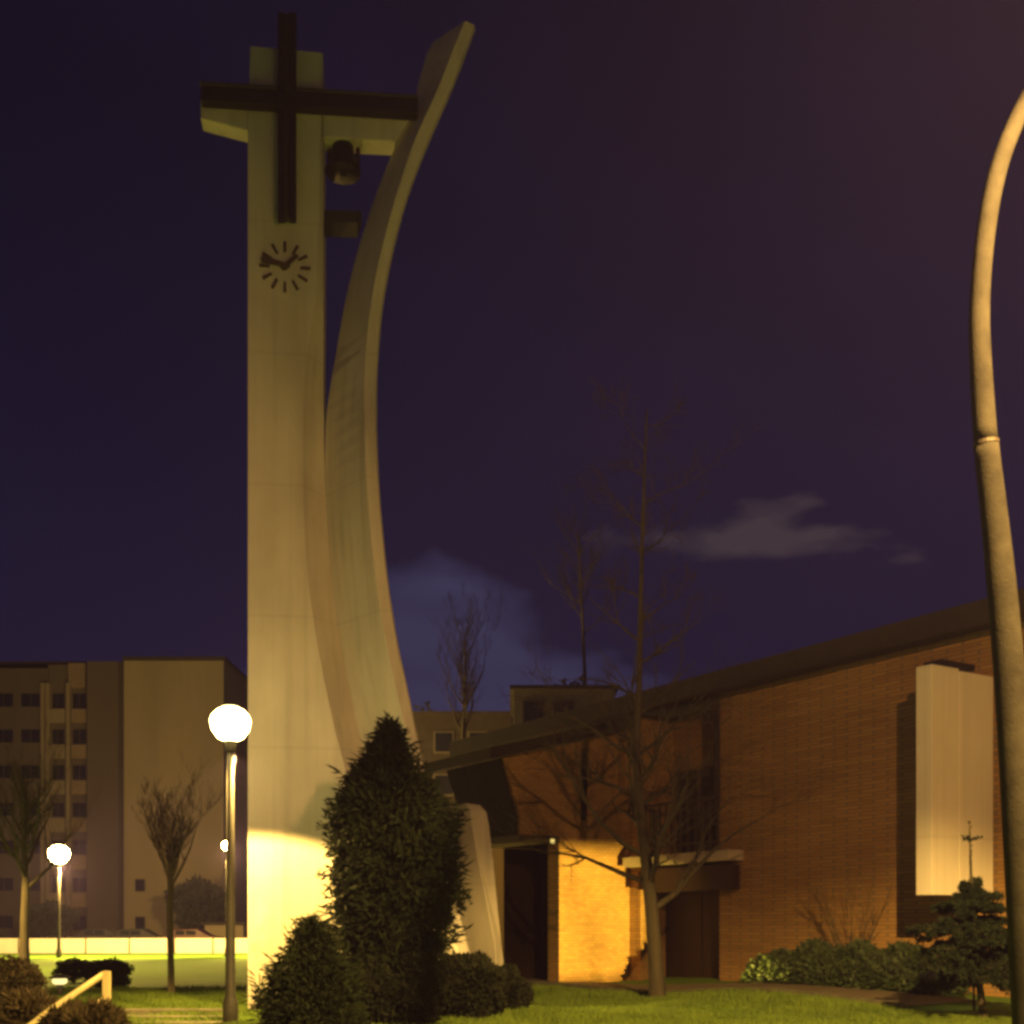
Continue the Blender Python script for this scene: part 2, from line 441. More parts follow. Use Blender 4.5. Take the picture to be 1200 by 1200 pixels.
def build_tower():
    # straight pillar whose right flank flares towards the ground
    CREASE = []
    rings = []
    ys = [1186, 1150, 1100, 1050, 1000, 945, 900, 850, 800, 750, 700, 650, 600, 550, 500, 450, 400, 350, 250, 150]
    for y in ys:
        a = face(290.5, y); z = a.z
        b = face(smooth_tab(PF, y), y); b.z = z
        c = face(smooth_tab(PR, y), y)
        w = (c - b).dot(TX)
        c = b + TX * w + TB * (0.03 + w * 1.15); c.z = z
        # keep c on its own ray although it lies further back
        k = c.y / face(smooth_tab(PR, y), y).y
        cc = face(smooth_tab(PR, y), y); c = Vector((cc.x * k, c.y, z))
        d = Vector((c.x, c.y, z)) + TB * 1.6
        e = a + TB * 1.7; e.z = z
        CREASE.append((y, c.y)); rings.append([a, b, c, d, e])
    # flat, slightly raking top
    tl, tr = face(293.5, 54), face(378.5, 62)
    top = [tl, tr - TX * 0.002, tr, tr + TB * 1.63, tl + TB * 1.7]
    rings.append(top)
    mb = MB(); mb.loft(rings)
    mb.build('pillar', M['concrete'], tower, bevel=0.02)
    # curved fin: a plate running back-left from its bright front edge
    rings = []
    CREASE.sort()
    n = 64
    for i in range(n + 1):
        y = 1188 - (1188 - 24) * i / n
        l, r, bk = smooth_tab(FL, y), smooth_tab(FR, y), smooth_tab(FB, y)
        D0 = TD + 0.05 - 0.42 * sm(400, 560, y)
        z = at(0, y, D0).z
        a = at(l, y, D0)
        b = at(r, y, D0 + 0.10); b.z = z
        wid = (l - bk) / F * D0
        Dc = D0 + max(0.5, wid * 1.25)
        bl = sm(390, 436, y); Dc = Dc * (1 - bl) + (interp(CREASE, y) + 0.012) * bl
        c = at(bk, y, Dc); c.z = z
        c.x *= 1.0
        d = c + Vector((0.16, 0.22, 0))
        e = b + Vector((0.02, 0.12, 0))
        drop = Vector((0, 0, (at(0, 47, Dc).z - z) * sm(110, 24, y) if y < 110 else 0))
        rings.append([a, b, e, d + drop, c + drop])
    mb = MB(); mb.loft(rings)
    mb.build('curved_fin', M['concrete'], tower, bevel=0.012)
    # cantilevered crossbeam, left stub and right span to the fin
    def slab(name, quad, o0, o1):
        f = [face(px, py, o0) for px, py in quad]
        g = [p + TB * (o1 + o0) for p in f]
        m = MB(); m.hexa([f[0], f[1], g[1], g[0], f[3], f[2], g[2], g[3]]); return m.build(name, M['concrete'], tower, bevel=0.015)
    slab('crossbeam', [(235, 138), (290.2, 153), (290.2, 112), (235, 108)], -0.003, 0.38)
    slab('crossbeam', [(378.7, 161), (463, 165), (488, 128), (378.7, 120)], -0.003, 0.45)
    # cross
    def bar(mb, quad, o0, th):
        f = [face(px, py, o0) for px, py in quad]
        g = [p + TB * th for p in f]
        mb.hexa([f[0], f[1], g[1], g[0], f[3], f[2], g[2], g[3]])
    m = MB(); bar(m, [(327, 255), (346, 255), (346, 16), (327, 16)], 0.16, 0.15)
    cross = m.build('cross', M['web'], tower)
    for x0, x1 in ((325.5, 333.5), (339, 347)):
        m = MB(); bar(m, [(x0, 257), (x1, 257), (x1, 14), (x0, 14)], 0.30, 0.135)
        m.build('upright', M['dark_steel'], cross, bevel=0.01)
    m = MB(); bar(m, [(235, 117), (490, 133), (490, 114), (235, 98)], 0.24, 0.22)
    m.build('cross_arm', M['dark_steel'], cross, bevel=0.01)
    m = MB(); bar(m, [(234, 98), (490, 113.7), (490, 111), (234, 94.5)], 0.28, 0.30)
    m.build('arm_highlight', mat('arm_highlight_grey', (0.05, 0.045, 0.045), 0.6), cross)  # paler grey strip standing in for the highlight along the arm's top
    # clock
    cc = face(334, 313, 0.02); k = cc.y / F
    m = MB()
    def disc(mb, c, r, th, n=14):
        a = [c + (TX * math.cos(2 * math.pi * i / n) + Vector((0, 0, 1)) * math.sin(2 * math.pi * i / n)) * r - TB * th for i in range(n)]
        b = [p + TB * (th + 0.018) for p in a]
        mb.loft([b, a])
    disc(m, cc, 0.055, 0.06)
    clock = m.build('clock', M['clock'], tower)
    def stroke(ang, r0, r1, w0, w1, o, th=0.03):
        d = TX * math.sin(ang) + Vector((0, 0, 1)) * math.cos(ang)
        e = TX * math.cos(ang) - Vector((0, 0, 1)) * math.sin(ang)
        q = [cc + d * r0 - e * w0, cc + d * r0 + e * w0, cc + d * r1 + e * w1, cc + d * r1 - e * w1]
        f = [p - TB * o for p in q]; g = [p - TB * (o - th) for p in q]
        mb = MB(); mb.hexa([f[0], f[1], g[1], g[0], f[3], f[2], g[2], g[3]]); return mb
    for h in range(12):
        stroke(2 * math.pi * h / 12, 13.5 * k * 1.02 + 0.06, 29.5 * k, 0.020, 0.026, 0.02, 0.035).build('hour_mark', M['clock'], clock)
    hr = stroke(R(47), -0.08, 20 * k, 0.050, 0.030, 0.055); hr.build('hour_hand', M['clock'], clock)
    mn = stroke(R(282), -0.10, 27 * k, 0.036, 0.055, 0.095); mn.build('minute_hand', M['clock'], clock)
    # small ledge under the bell
    m = MB()
    f = [at(393, 259, TD + .75), at(412, 260, TD + .75), at(412, 247, TD + .75), at(393, 246, TD + .75)]
    f = [at(378, 260, TD + .62), at(419, 261, TD + .62), at(424, 247, TD + .62), at(378, 246, TD + .62)]
    g = [p + TB * 0.5 for p in f]
    m.hexa([f[0], f[1], g[1], g[0], f[3], f[2], g[2], g[3]])
    m.build('ledge', mat('grey_ledge', (0.03, 0.03, 0.035), 0.9), tower)
build_tower()

def build_bell():
    c = at(402, 166, TD + 0.45)
    b = thing('bell', 'dark bronze bell hanging in the slot of the tower under the crossbeam', 'bell', c)
    s = F / (TD + .45)
    m = MB()
    prof = [(0.44, -0.86), (0.46, -0.80), (0.42, -0.70), (0.34, -0.55), (0.29, -0.35), (0.27, -0.20), (0.22, -0.08), (0.10, -0.02), (0.02, 0.0)]
    m.lathe(c + Vector((0, 0, 0.05)), [(r * 0.74, z * .78) for r, z in prof], 24)
    m.build('bell_body', M['bronze'], b, smooth=True)
    m = MB(); m.box(c + Vector((0, 0, 0.13)), (0.36, 0.30, 0.22)); m.build('headstock', M['dark_steel'], b, bevel=0.02)
    m = MB(); m.tube([c + Vector((0, 0, -0.45)), c + Vector((0, 0, -0.70))], [0.03, 0.07], 8); m.build('clapper', M['dark_steel'], b)
    for sx in (-1, 1):
        m = MB(); m.box(c + Vector((sx * 0.27, 0.1, -0.25)), (0.07, 0.10, 0.55))
        m.build('bearing_arm', M['dark_steel'], b)
build_bell()

def build_pylon():
    D = 24.6
    a = thing('concrete_buttress', 'short tapering concrete buttress right of the tower, lit on its narrow right edge', 'buttress', at(560, 1150, D))
    mb = MB()
    def row(y, l, m_, r):
        p = at(l, y, D + 0.9); q = at(m_, y, D); s_ = at(r, y, D + 0.35)
        z = q.z; p.z = z; s_.z = z
        return [p, q, s_, s_ + Vector((-.1, 1.2, 0)), p + Vector((.3, 1.0, 0))]
    mb.loft([row(1178, 540, 584, 596), row(1105, 528, 580, 587), row(1000, 508, 559, 577), row(965, 500, 553, 573), row(950, 498, 551, 570), row(941, 500, 546, 562)])
    mb.build('shaft', M['concrete'], a, bevel=0.02)
build_pylon()

# ------------------------------------------------------------------ church
def build_church():
    ch = thing('church', 'orange brick church with a long dark eave, a side wing and tall white fins', 'church', Wp(0, -3, 0))
    B = M['brick']
    def part(name, m, boxes, bevel=0.0, parent=ch):
        mb = MB()
        for b in boxes: wbox(mb, *b)
        return mb.build(name, m, parent, bevel=bevel)
    # main wall: right of door, above the door recess, left of it
    part('brick_wall', B, [(0.0, 18, -0.4, 0, -0.3, 7.6)])
    part('brick_wall', B, [(-12, -3.30, -0.4, -0.004, -0.3, 7.6)])
    part('brick_wall', B, [(-3.30, 0.0, -1.6, -1.2, 3.3, 7.6)])
    part('recess_jamb', B, [(-0.004, 0.25, -1.25, -0.40, -0.3, 7.6), (-3.55, -3.296, -1.25, -0.40, -0.3, 7.6)])
    part('back_wall', B, [(-12, 18, -14, -13.6, -0.3, 9.5)])
    part('gable_wall', B, [(17.6, 18, -13.6, -0.4, -0.3, 7.6)])
    part('gable_wall', B, [(-12, -11.6, -13.6, -0.4, -0.3, 7.6)])
    # downpipe beside the recess
    m = MB(); m.tube([Wp(0.0, 0.08, 4.6), Wp(0.0, 0.08, 7.5)], 0.075, 8)
    m.build('downpipe', M['dark_steel'], ch)
    # roof and fascia
    mb = MB()
    q = [(-13, .75, 7.98), (18.6, .75, 7.98), (18.6, -14.4, 10.2), (-13, -14.4, 10.2)]
    mb.hexa([Wp(s, o, z - 0.18) for s, o, z in q] + [Wp(s, o, z) for s, o, z in q])
    roof = mb.build('roof', M['roof'], ch)
    part('fascia', M['roof'], [(-13, 18.6, .752, .80, 7.5, 7.99)], parent=roof)
    part('soffit', M['soffit'], [(-13, 18.6, 0.02, .75, 7.62, 7.68)], parent=roof)
    # door and its canopy
    part('door', M['wood'], [(-2.45, -0.03, -0.95, -0.85, -0.1, 2.6)], 0.01)
    for k in range(3):
        part('door_plank', M['wood'], [(-2.40 + k * 0.8, -1.64 + k * 0.8, -0.85, -0.825, 0.1, 2.5)], 0.008)
    part('door_side_panel', M['wood'], [(-3.29, -2.47, -1.0, -0.9, -0.1, 2.6)])
    part('canopy_fascia', M['wood'], [(-2.6, 0.88, 0.10, 0.40, 2.52, 3.16), (-3.28, -0.02, -0.84, 0.10, 2.62, 3.14)], 0.01)
    sl = part('balcony_slab', M['slab'], [(-3.28, -0.02, -1.19, 0.0, 3.25, 3.52), (-3.45, 0.92, 0.004, 0.52, 3.25, 3.52)], 0.01)
    # railing
    part('handrail', M['rail'], [(-3.25, -0.02, -0.10, -0.03, 4.93, 5.0)])
    part('bottom_rail', M['rail'], [(-3.25, -0.02, -0.09, -0.04, 3.78, 3.83)])
    for k in range(11):
        s = -3.15 + k * 0.3
        part('baluster', M['rail'], [(s, s + 0.045, -0.085, -0.045, 3.522, 4.93)])
    # windows behind the railing
    for k in range(3):
        s = -3.1 + k * 1.0
        f = part('window', M['rail'], [(s, s + .9, -1.198, -1.15, 3.6, 6.0)])
        part('pane', M['glass'], [(s + .06, s + .43, -1.15, -1.14, 3.66, 5.94), (s + .47, s + .84, -1.15, -1.14, 3.66, 5.94)], parent=f)
    # wing: lit pier below, brick upper storey leaning out over the porch
    part('pier', B, [(-4.35, -3.786, 0.01, 2.45, -0.4, 4.05)], 0.01)
    def wing(mb, s0, s1, shift=0.0):
        prof = [(0.006, 4.0), (3.72, 4.0), (3.72, 4.55), (4.25, 6.12), (0.006, 7.18)]
        a = [Wp(s0, o, z + shift) for o, z in prof]; b = [Wp(s1, o, z + shift) for o, z in prof]
        mb.loft([a, b])
    m = MB(); wing(m, -6.9, -3.79); m.build('wing_wall', B, ch)
    m = MB()
    for s0 in (-6.85, -5.86, -4.87):
        m = MB(); s1 = s0 + 0.97
        pr = [(3.735, 4.07), (3.735, 4.56), (4.262, 6.10), (4.30, 6.09), (3.775, 4.55), (3.775, 4.07)]
        m.loft([[Wp(s0, o, z) for o, z in pr], [Wp(s1, o, z) for o, z in pr]]); m.build('dark_panel', M['wing_dark'], ch)  # near-black panels added over the brick to darken this side
    m = MB()
    q = [(-7.3, 4.9, 5.98), (-3.35, 4.9, 5.98), (-3.35, 0.02, 7.24), (-7.3, 0.02, 7.24)]
    m.hexa([Wp(s, o, z) for s, o, z in q] + [Wp(s, o, z + 0.30) for s, o, z in q])
    m.build('wing_roof', M['roof'], ch)
    part('wing_slot_window', M['glass'], [(-3.79, -3.775, 1.52, 1.72, 4.55, 6.55)])
    part('wing_band', M['soffit'], [(-6.95, -3.77, 2.46, 3.74, 3.92, 4.06), (-6.95, -4.36, 0.02, 2.46, 3.92, 4.06)])
    part('brick_buttress', B, [(-3.784, -3.45, 0.01, 0.42, 5.35, 7.1)])
    part('clerestory_panel', M['wood'], [(-6.9, -6.8, 0.0, 3.6, 0.0, 3.9)])
    part('porch_screen', M['wood'], [(-6.79, -4.4, 1.0, 1.1, 0.0, 3.9)])
    for o, s in ((2.7, -3.765),):
        part('glow_spot', glow('glow_spot_face', (1.0, 0.75, 0.2), 0.9), [(s, s + 0.05, o - 0.05, o + 0.05, 3.86, 3.98)])  # small glowing box for a bright spot under the wing
    # tall white fin: face, cap flashing, joint down its middle
    for s in (8.17, 14.2):
        fn = part('concrete_fin', M['panel'], [(s - 0.37, s, 0.01, 1.06, 2.2, 6.62), (s - 0.37, s, 1.075, 1.88, 2.2, 6.66)], 0.01)
        part('fin_joint', M['panel'], [(s - 0.36, s - 0.01, 1.06, 1.075, 2.205, 6.6)], parent=fn)
        part('cap_flashing', M['dark_steel'], [(s - 0.40, s + 0.03, 0.62, 1.62, 6.661, 6.78)], parent=fn)
build_church()

# ------------------------------------------------------------------ lamps
def spot(name, loc, P, half, tilt_to, tilt, blend, rad, parent):
    d = bpy.data.lights.new(name, 'SPOT'); d.energy = P; d.color = LAMP
    d.spot_size = R(2 * half); d.spot_blend = blend; d.shadow_soft_size = rad
    o = bpy.data.objects.new(name, d); COL.objects.link(o)
    aim = Vector((math.sin(R(tilt_to)) * math.sin(R(tilt)), math.cos(R(tilt_to)) * math.sin(R(tilt)), -math.cos(R(tilt))))
    o.rotation_euler = aim.to_track_quat('-Z', 'Y').to_euler()
    o.location = Vector(loc) - Vector(parent.location)
    o.parent = parent
    return o
def point(name, loc, P, rad, parent, col=LAMP):
    d = bpy.data.lights.new(name, 'POINT'); d.energy = P; d.color = col; d.shadow_soft_size = rad
    o = bpy.data.objects.new(name, d); COL.objects.link(o)
    o.location = Vector(loc) - Vector(parent.location); o.parent = parent
    return o

def lantern(px, py, D, r, em, label, P, half=None):
    c = at(px, py, D); g = gz(c.x, c.y)
    t = thing('lamp_post', label, 'lamp post', (c.x, c.y, g), 'globe lamp posts on the lawn')
    m = MB(); h = c.z - r * 0.8 - g
    m.lathe((c.x, c.y, g - 0.15), [(0.13, 0), (0.13, 0.5), (0.085, 0.62), (0.075, h * .5), (0.055, h + 0.15)], 12)
    m.build('pole', M['post'], t, smooth=True)
    m = MB(); m.lathe((c.x, c.y, c.z), [(r * .30, -r * .86), (r * .62, -r * .72), (r * .92, -r * .3), (r, 0.05), (r * .9, r * .42), (r * .62, r * .7), (r * .2, r * .84)], 20)
    m.build('globe', glow('lamp_glass', (1.0, 0.73, 0.25), em), t, smooth=True)
    m = MB(); m.lathe((c.x, c.y, c.z + r * .845), [(r * .45, 0), (r * .40, r * .06), (r * .1, r * .14)], 14); m.build('cap', M['post'], t)
    m = MB(); m.lathe((c.x, c.y, c.z - r * 1.02), [(0.075, -.12), (0.10, 0), (r * .34, r * .155)], 14); m.build('collar', M['post'], t)
    if half:
        spot('lamp_light', (c.x + .02, c.y + .2, c.z - r * 1.02 - 0.16), P, half, 20, 0, 0.16, 0.08, t)
    else:
        point('lamp_light', (c.x + .03, c.y + .16, c.z - r * 1.02 - 0.2), P, 0.05, t)
    return t
lantern(270, 848, 19.7, 0.33, 46, 'nearest lit globe lamp post, dazzling beside the left edge of the tower', 4200, 66)
lantern(69, 1001, 60.0, 0.52, 130, 'lit globe lamp post on the far lawn before the white wall', 13000)
lantern(266, 991, 62.0, 0.26, 150, 'smallest lit globe lamp, far off beside the pole of the dazzling lamp', 13000)

lantern(-190, 930, 41.0, 0.34, 60, 'unseen globe lamp post added beyond the left shrubs to light the lawn', 19000, 77)  # added lamp outside the view, there to brighten the left lawn

def build_mast():
    D = 8.0
    pts = [(1216, 1290), (1209, 1230), (1203, 1130), (1198, 1040), (1193, 950), (1187.5, 860), (1181, 770), (1173, 680), (1163.5, 590), (1155.5, 520), (1150.5, 450), (1147.5, 380), (1150, 320), (1156.5, 262), (1167, 208), (1181, 165), (1199, 125), (1218, 92)]
    rad = [20, 20, 19.4, 18.8, 18.4, 17.8, 17.2, 16.4, 14.8, 14.0, 13.2, 12.3, 11.6, 11.3, 11, 10.6, 10.2, 9.8]
    b = at(*pts[0], D)
    t = thing('street_lamp', 'tall bowed street lamp mast rising along the right edge', 'street lamp', (b.x, b.y, gz(b.x, b.y)))
    P3 = [at(x, y, D) for x, y in pts]
    q = P3[-1]
    P3 += [q + Vector((.20, -.25, .33)), q + Vector((.55, -1.4, .78)), q + Vector((.85, -2.9, .95))]
    rad += [9.4, 9.0, 8.6]
    # resample smoothly
    fine = []; fr = []
    for i in range(len(P3) - 1):
        p0, p1, p2, p3 = P3[max(i - 1, 0)], P3[i], P3[i + 1], P3[min(i + 2, len(P3) - 1)]
        for j in range(4):
            u = j / 4
            fine.append(0.5 * ((2 * p1) + (p2 - p0) * u + (2 * p0 - 5 * p1 + 4 * p2 - p3) * u * u + (3 * p1 - p0 - 3 * p2 + p3) * u ** 3))
            fr.append((rad[i] * (1 - u) + rad[i + 1] * u) / F * D)
    fine.append(P3[-1]); fr.append(rad[-1] / F * D)
    fine[0].z = gz(b.x, b.y) - 0.3
    i0 = min(range(len(fine)), key=lambda i: abs(fine[i].z - at(0, 522, D).z))
    m = MB(); m.tube(fine[:i0 + 1], fr[:i0 + 1], 20); m.build('lower_mast', M['mast'], t, smooth=True)
    m = MB(); m.tube(fine[i0:], [r * 0.96 for r in fr[i0:]], 20); m.build('upper_mast', M['mast'], t, smooth=True)
    d = (fine[i0 + 1] - fine[i0]).normalized()
    m = MB(); m.tube([fine[i0] - d * 0.012, fine[i0] + d * 0.012], fr[i0] * 1.06, 20); m.build('joint_band', M['dark_steel'], t)
    e = fine[-1]
    hd = Vector((0.5, -0.85, 0.10)).normalized()
    sd = hd.cross(Vector((0, 0, 1))).normalized(); up = sd.cross(hd)
    m = MB()
    rings = []
    for q, w, h in ((-0.12, 0.06, 0.05), (0.06, 0.13, 0.09), (0.35, 0.17, 0.11), (0.6, 0.12, 0.07), (0.68, 0.04, 0.03)):
        c = e + hd * q
        rings.append([c + sd * w * math.cos(a) + up * h * max(-0.35, math.sin(a)) for a in [2 * math.pi * k / 12 for k in range(12)]])
    m.loft(rings); m.build('lamp_head', M['post'], t, smooth=True)
    c = e + hd * 0.33 - up * 0.045
    m = MB()
    ring = [c + hd * 0.2 * math.cos(a) + sd * 0.12 * math.sin(a) for a in [2 * math.pi * k / 14 for k in range(14)]]
    m.loft([[p - up * 0.06 + (c - p) * 0.3 for p in ring], ring]); m.build('lens', glow('street_lamp_lens', (1, .8, .5), 60), t)
    L = c - up * 0.14
    spot('beam', L, MAST_SPOT, 69.0, 5, 9, 0.14, 0.10, t)
    point('spill', L - up * 0.02, MAST_POINT, 0.10, t, (1.0, 0.49, 0.17))
MAST_SPOT, MAST_POINT = 24000, 5800
build_mast()

def build_added_flood():  # added lamp hidden by the fir; its hood trims the beam to the pier
    c = Vector((8.2, 21.2, 0)); g = gz(c.x, c.y)
    t = thing('floodlight', 'small ground floodlight added out of sight behind the young fir to light the brick pier', 'floodlight', (c.x, c.y, g))
    tgt = Wp(-3.79, 1.5, 1.5)
    p = Vector((c.x, c.y, g + .55)); d = (tgt - p).normalized(); sd = d.cross(Vector((0, 0, 1))).normalized(); up = sd.cross(d)
    m = MB(); m.tube([(c.x, c.y, g - .1), p - up * .12], .025, 8); m.build('stake', M['post'], t)
    def fr(q, w, h): return [p + d * q + sd * w * a + up * h * b for a, b in ((-1, -1), (1, -1), (1, 1), (-1, 1))]
    m = MB(); m.loft([fr(-.14, .06, .05), fr(-.06, .13, .10), fr(.04, .15, .12)]); m.build('housing', M['post'], t)
    m = MB(); m.loft([fr(.042, .13, .10), fr(.05, .13, .10)]); m.build('lens', glow('flood_lens', (1, .8, .45), 25), t)
    lo = p + d * .07
    for nm, a0, a1 in (('visor', (-.10, .085), (.10, .085)), ('lower_lip', (-.10, -.055), (.10, -.055)), ('barn_door', (-.075, -.05), (-.075, .08)), ('barn_door', (.068, -.05), (.068, .08))):
        m = MB(); w = (sd * .004 if nm == 'barn_door' else up * .004)
        c4 = [lo + sd * a0[0] + up * a0[1], lo + d * .5 + sd * a0[0] + up * a0[1], lo + d * .5 + sd * a1[0] + up * a1[1], lo + sd * a1[0] + up * a1[1]]
        m.hexa([q - w for q in c4] + [q + w for q in c4]); m.build(nm, M['post'], t)
    o = spot('flood_beam', lo, FLOOD, 22, 0, 0, .5, .012, t)
    o.rotation_euler = d.to_track_quat('-Z', 'Y').to_euler(); o.data.color = (1.0, 0.68, 0.10)
FLOOD = 30000
build_added_flood()

def build_bollard():
    c = at(70, 1150, 27.0); g = gz(c.x, c.y)
    t = thing('bollard_light', 'low bollard light with a glowing ring by the left shrubs', 'bollard light', (c.x, c.y, g))
    m = MB(); m.lathe((c.x, c.y, g - .05), [(0.07, 0), (0.07, c.z - g - 0.02)], 12); m.build('post', M['post'], t, smooth=True)
    m = MB(); m.lathe((c.x, c.y, c.z - 0.068), [(0.10, 0), (0.16, 0.04), (0.16, 0.12), (0.10, 0.135)], 14); m.build('light_ring', glow('bollard_glass', (1, .8, .3), 1.6), t)
    m = MB(); m.lathe((c.x, c.y, c.z + 0.07), [(0.24, 0), (0.24, 0.035), (0.05, 0.09)], 14); m.build('cap', M['post'], t)
build_bollard()

# ------------------------------------------------------------------ white wall, road side
def build_white_wall():
    D = 71.0
    t = thing('boundary_wall', 'long low white wall between the lawn and the road', 'wall', (-24, D, 0))
    x = -52.0; k = 0
    random.seed(4)
    xs = [(px - 600) / F * D for px in (-250, -150, -70, 22, 69, 101, 152, 205, 250, 300, 360, 430, 500, 560)]
    for a, b in zip(xs, xs[1:]):
        m = MB(); m.box(((a + b) / 2, D, 0.40), (b - a - 0.10, 0.25, 0.92 + random.uniform(-.015, .015))); m.build('wall_panel', M['whitewall'], t, bevel=0.02)
    for a in xs:
        m = MB(); m.box((a, D + 0.03, 0.39), (0.098, 0.16, 0.88)); m.build('joint_post', M['flat_dark'], t)
build_white_wall()

def build_cars():
    root = None
    specs = [(118, 76.5, (0.025, 0.022, 0.03), 'dark parked car, leftmost of three behind the white wall'),
             (160, 76.2, (0.02, 0.02, 0.022), 'black parked car behind the white wall, in the second from the left'),
             (224, 76.8, (0.055, 0.014, 0.012), 'dark maroon parked car behind the white wall near the bright lamp')]
    for px, D, colr, lab in specs:
        c = Vector(((px - 600) / F * D, D, 0))
        t = thing('parked_car', lab, 'car', c, 'cars parked behind the white wall')
        pm = mat('car_paint', colr, 0.3, spec=0.5)
        prof = [(-2.05, .35), (-2.05, .8), (-1.75, .95), (-1.25, 1.0), (-.85, 1.38), (.55, 1.42), (1.25, 1.0), (1.95, .85), (2.1, .6), (2.1, .35)]
        m = MB()
        def ring(y, sc): return [c + Vector((x, y, z if z < 1.05 else 1.0 + (z - 1.0) * sc)) for x, z in prof]
        m.loft([ring(-.80, .97), ring(-.70, 1.0), ring(.70, 1.0), ring(.80, .97)])
        m.build('body', pm, t, bevel=0.04)
        for x0, x1 in ((-.78, -.2), (-.12, .5)):
            m = MB(); m.box(c + Vector(((x0 + x1) / 2, -.815, 1.17)), (x1 - x0, .02, .28)); m.build('side_window', M['glass'], t)
        for x in (-1.3, 1.35):
            for y in (-.74, .74):
                m = MB(); m.tube([c + Vector((x, y - .1, .32)), c + Vector((x, y + .1, .32))], .32, 16); w = m.build('wheel', M['tyre'], t)
                m = MB(); m.tube([c + Vector((x, y - .11, .32)), c + Vector((x, y + .11, .32))], .19, 12); m.build('rim', M['rim'], w)
        for y in (-.55, .55):
            m = MB(); m.box(c + Vector((2.08, y, .68)), (.08, .3, .14)); m.build('headlight', M['lens'], t)
build_cars()

def build_handrail():
    D = 17.0
    a, b, c = at(125, 1138, D), at(60, 1183, D - 0.5), at(24, 1210, D - .8)
    t = thing('handrail', 'pale yellow metal handrail sloping down beside the left steps', 'handrail', (a.x, a.y, 0))
    m = MB(); m.hexa([a + Vector(v) for v in ((-.05, -.05, -1.15), (.05, -.05, -1.15), (.05, .05, -1.15), (-.05, .05, -1.15), (-.05, -.05, 0), (.05, -.05, 0), (.05, .05, 0), (-.05, .05, 0))])
    m.build('post', M['railpaint'], t, bevel=0.01)
    m = MB(); m.tube([a + Vector((-.03, 0, -.035)), b, c], .045, 8); m.build('rail', M['railpaint'], t, smooth=True)
    m = MB(); m.tube([at(124, 1169, D), at(103, 1182, D - .2), at(60, 1214, D - .5)], .035, 8); m.build('lower_rail', M['railpaint'], t, smooth=True)
    m = MB(); q = c + Vector((0, 0, -.02)); m.tube([q, q + Vector((0, 0, -.75))], .045, 8); m.build('post', M['railpaint'], t)
build_handrail()

def build_steps():
    t = thing('stone_steps', 'worn stone step edges across the lawn left of the tower', 'steps', (-7, 20.6, 0))
    for k, (D, z, w) in enumerate(((21.6, 0.10, 0.30), (20.6, 0.05, 0.32), (19.7, 0.02, 0.35))):
        x0, x1 = (128 - 600) / F * D, (280 - 600) / F * D
        n = 3
        for i in range(n):
            a = x0 + (x1 - x0) * i / n; b = x0 + (x1 - x0) * (i + 1) / n - 0.02
            m = MB(); m.box(((a + b) / 2, D, z - 0.1), (b - a, w, 0.2 )); m.build('step_stone', M['kerb'], t, bevel=0.015)
build_steps()

# ------------------------------------------------------------------ apartment block and far buildings
def build_flats():
    D = 100.0
    t = thing('apartment_block', 'tall apartment block with balconies behind the white wall at left', 'apartment block', (-38, D, 0))
    def bx(name, m, x0, x1, y0, y1, D0, D1, parent=t, zb=None):
        a, b = at(x0, y1, D0), at(x1, y0, D0)
        z0 = a.z if zb is None else zb
        mb = MB(); mb.hexa([(a.x, D0, z0), (b.x, D0, z0), (b.x, D1, z0), (a.x, D1, z0), (a.x, D0, b.z), (b.x, D0, b.z), (b.x, D1, b.z), (a.x, D1, b.z)])
        return mb.build(name, m, parent)
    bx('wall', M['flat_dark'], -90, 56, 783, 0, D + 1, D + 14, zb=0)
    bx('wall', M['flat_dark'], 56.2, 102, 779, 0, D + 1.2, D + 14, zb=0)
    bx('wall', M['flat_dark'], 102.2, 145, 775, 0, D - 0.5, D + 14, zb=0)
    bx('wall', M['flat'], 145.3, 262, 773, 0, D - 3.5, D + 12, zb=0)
    bx('stair_tower', M['flat_pale'], 80, 100, 777, 806, D + .6, D + 1.19)
    for x in (49.5, 55.5, 79.5):
        bx('pilaster', M['flat'], x - 2.2, x + 2.2, 800, 0, D + .3, D + .99, zb=0)
    rows = [812, 854, 896, 940, 984, 1028, 1072]
    for i, y in enumerate(rows):
        for x0, x1 in ((58.5, 76), (84, 102)):
            w = bx('window', M['flat_dark'], x0, x1 - .3, y, y + 18, D + 1.1, D + 1.19)
            bx('pane', M['glass'], x0 + 1, x0 + 8.5, y + 1, y + 17, D + 1.05, D + 1.099, parent=w)
            bx('pane', M['glass'], x0 + 9.3, x1 - 1.3, y + 1, y + 17, D + 1.05, D + 1.099, parent=w)
            bx('balcony_panel', M['flat_pale'] if x0 > 80 else M['flat'], x0 - .5, x1 - .4, y + 18.5, y + 35, D + .35, D + .62)
        for x0, x1 in ((24, 48), (-8, 16), (-45, -20)):
            w = bx('window', M['flat_dark'], x0, x1, y, y + 17, D + .9, D + .99)
            bx('pane', M['glass'], x0 + 1, (x0 + x1) / 2 - .4, y + 1, y + 16, D + .85, D + .899, parent=w)
            bx('pane', M['glass'], (x0 + x1) / 2 + .4, x1 - 1, y + 1, y + 16, D + .85, D + .899, parent=w)
        for x0, x1 in ((158, 170),):
            if y > 1000 or x0 > 200:
                w = bx('window', M['flat_dark'], x0, x1, y + 2, y + 17, D - 3.6, D - 3.51)
                bx('pane', M['glass'], x0 + 1, x1 - 1, y + 3, y + 16, D - 3.65, D - 3.601, parent=w)
    bx('roof_slab', M['roof'], 143, 264, 769, 773, D - 3.9, D + 12.3)
    bx('roof_slab', M['roof'], -90, 101, 775, 777, D + 1.3, D + 14)
build_flats()

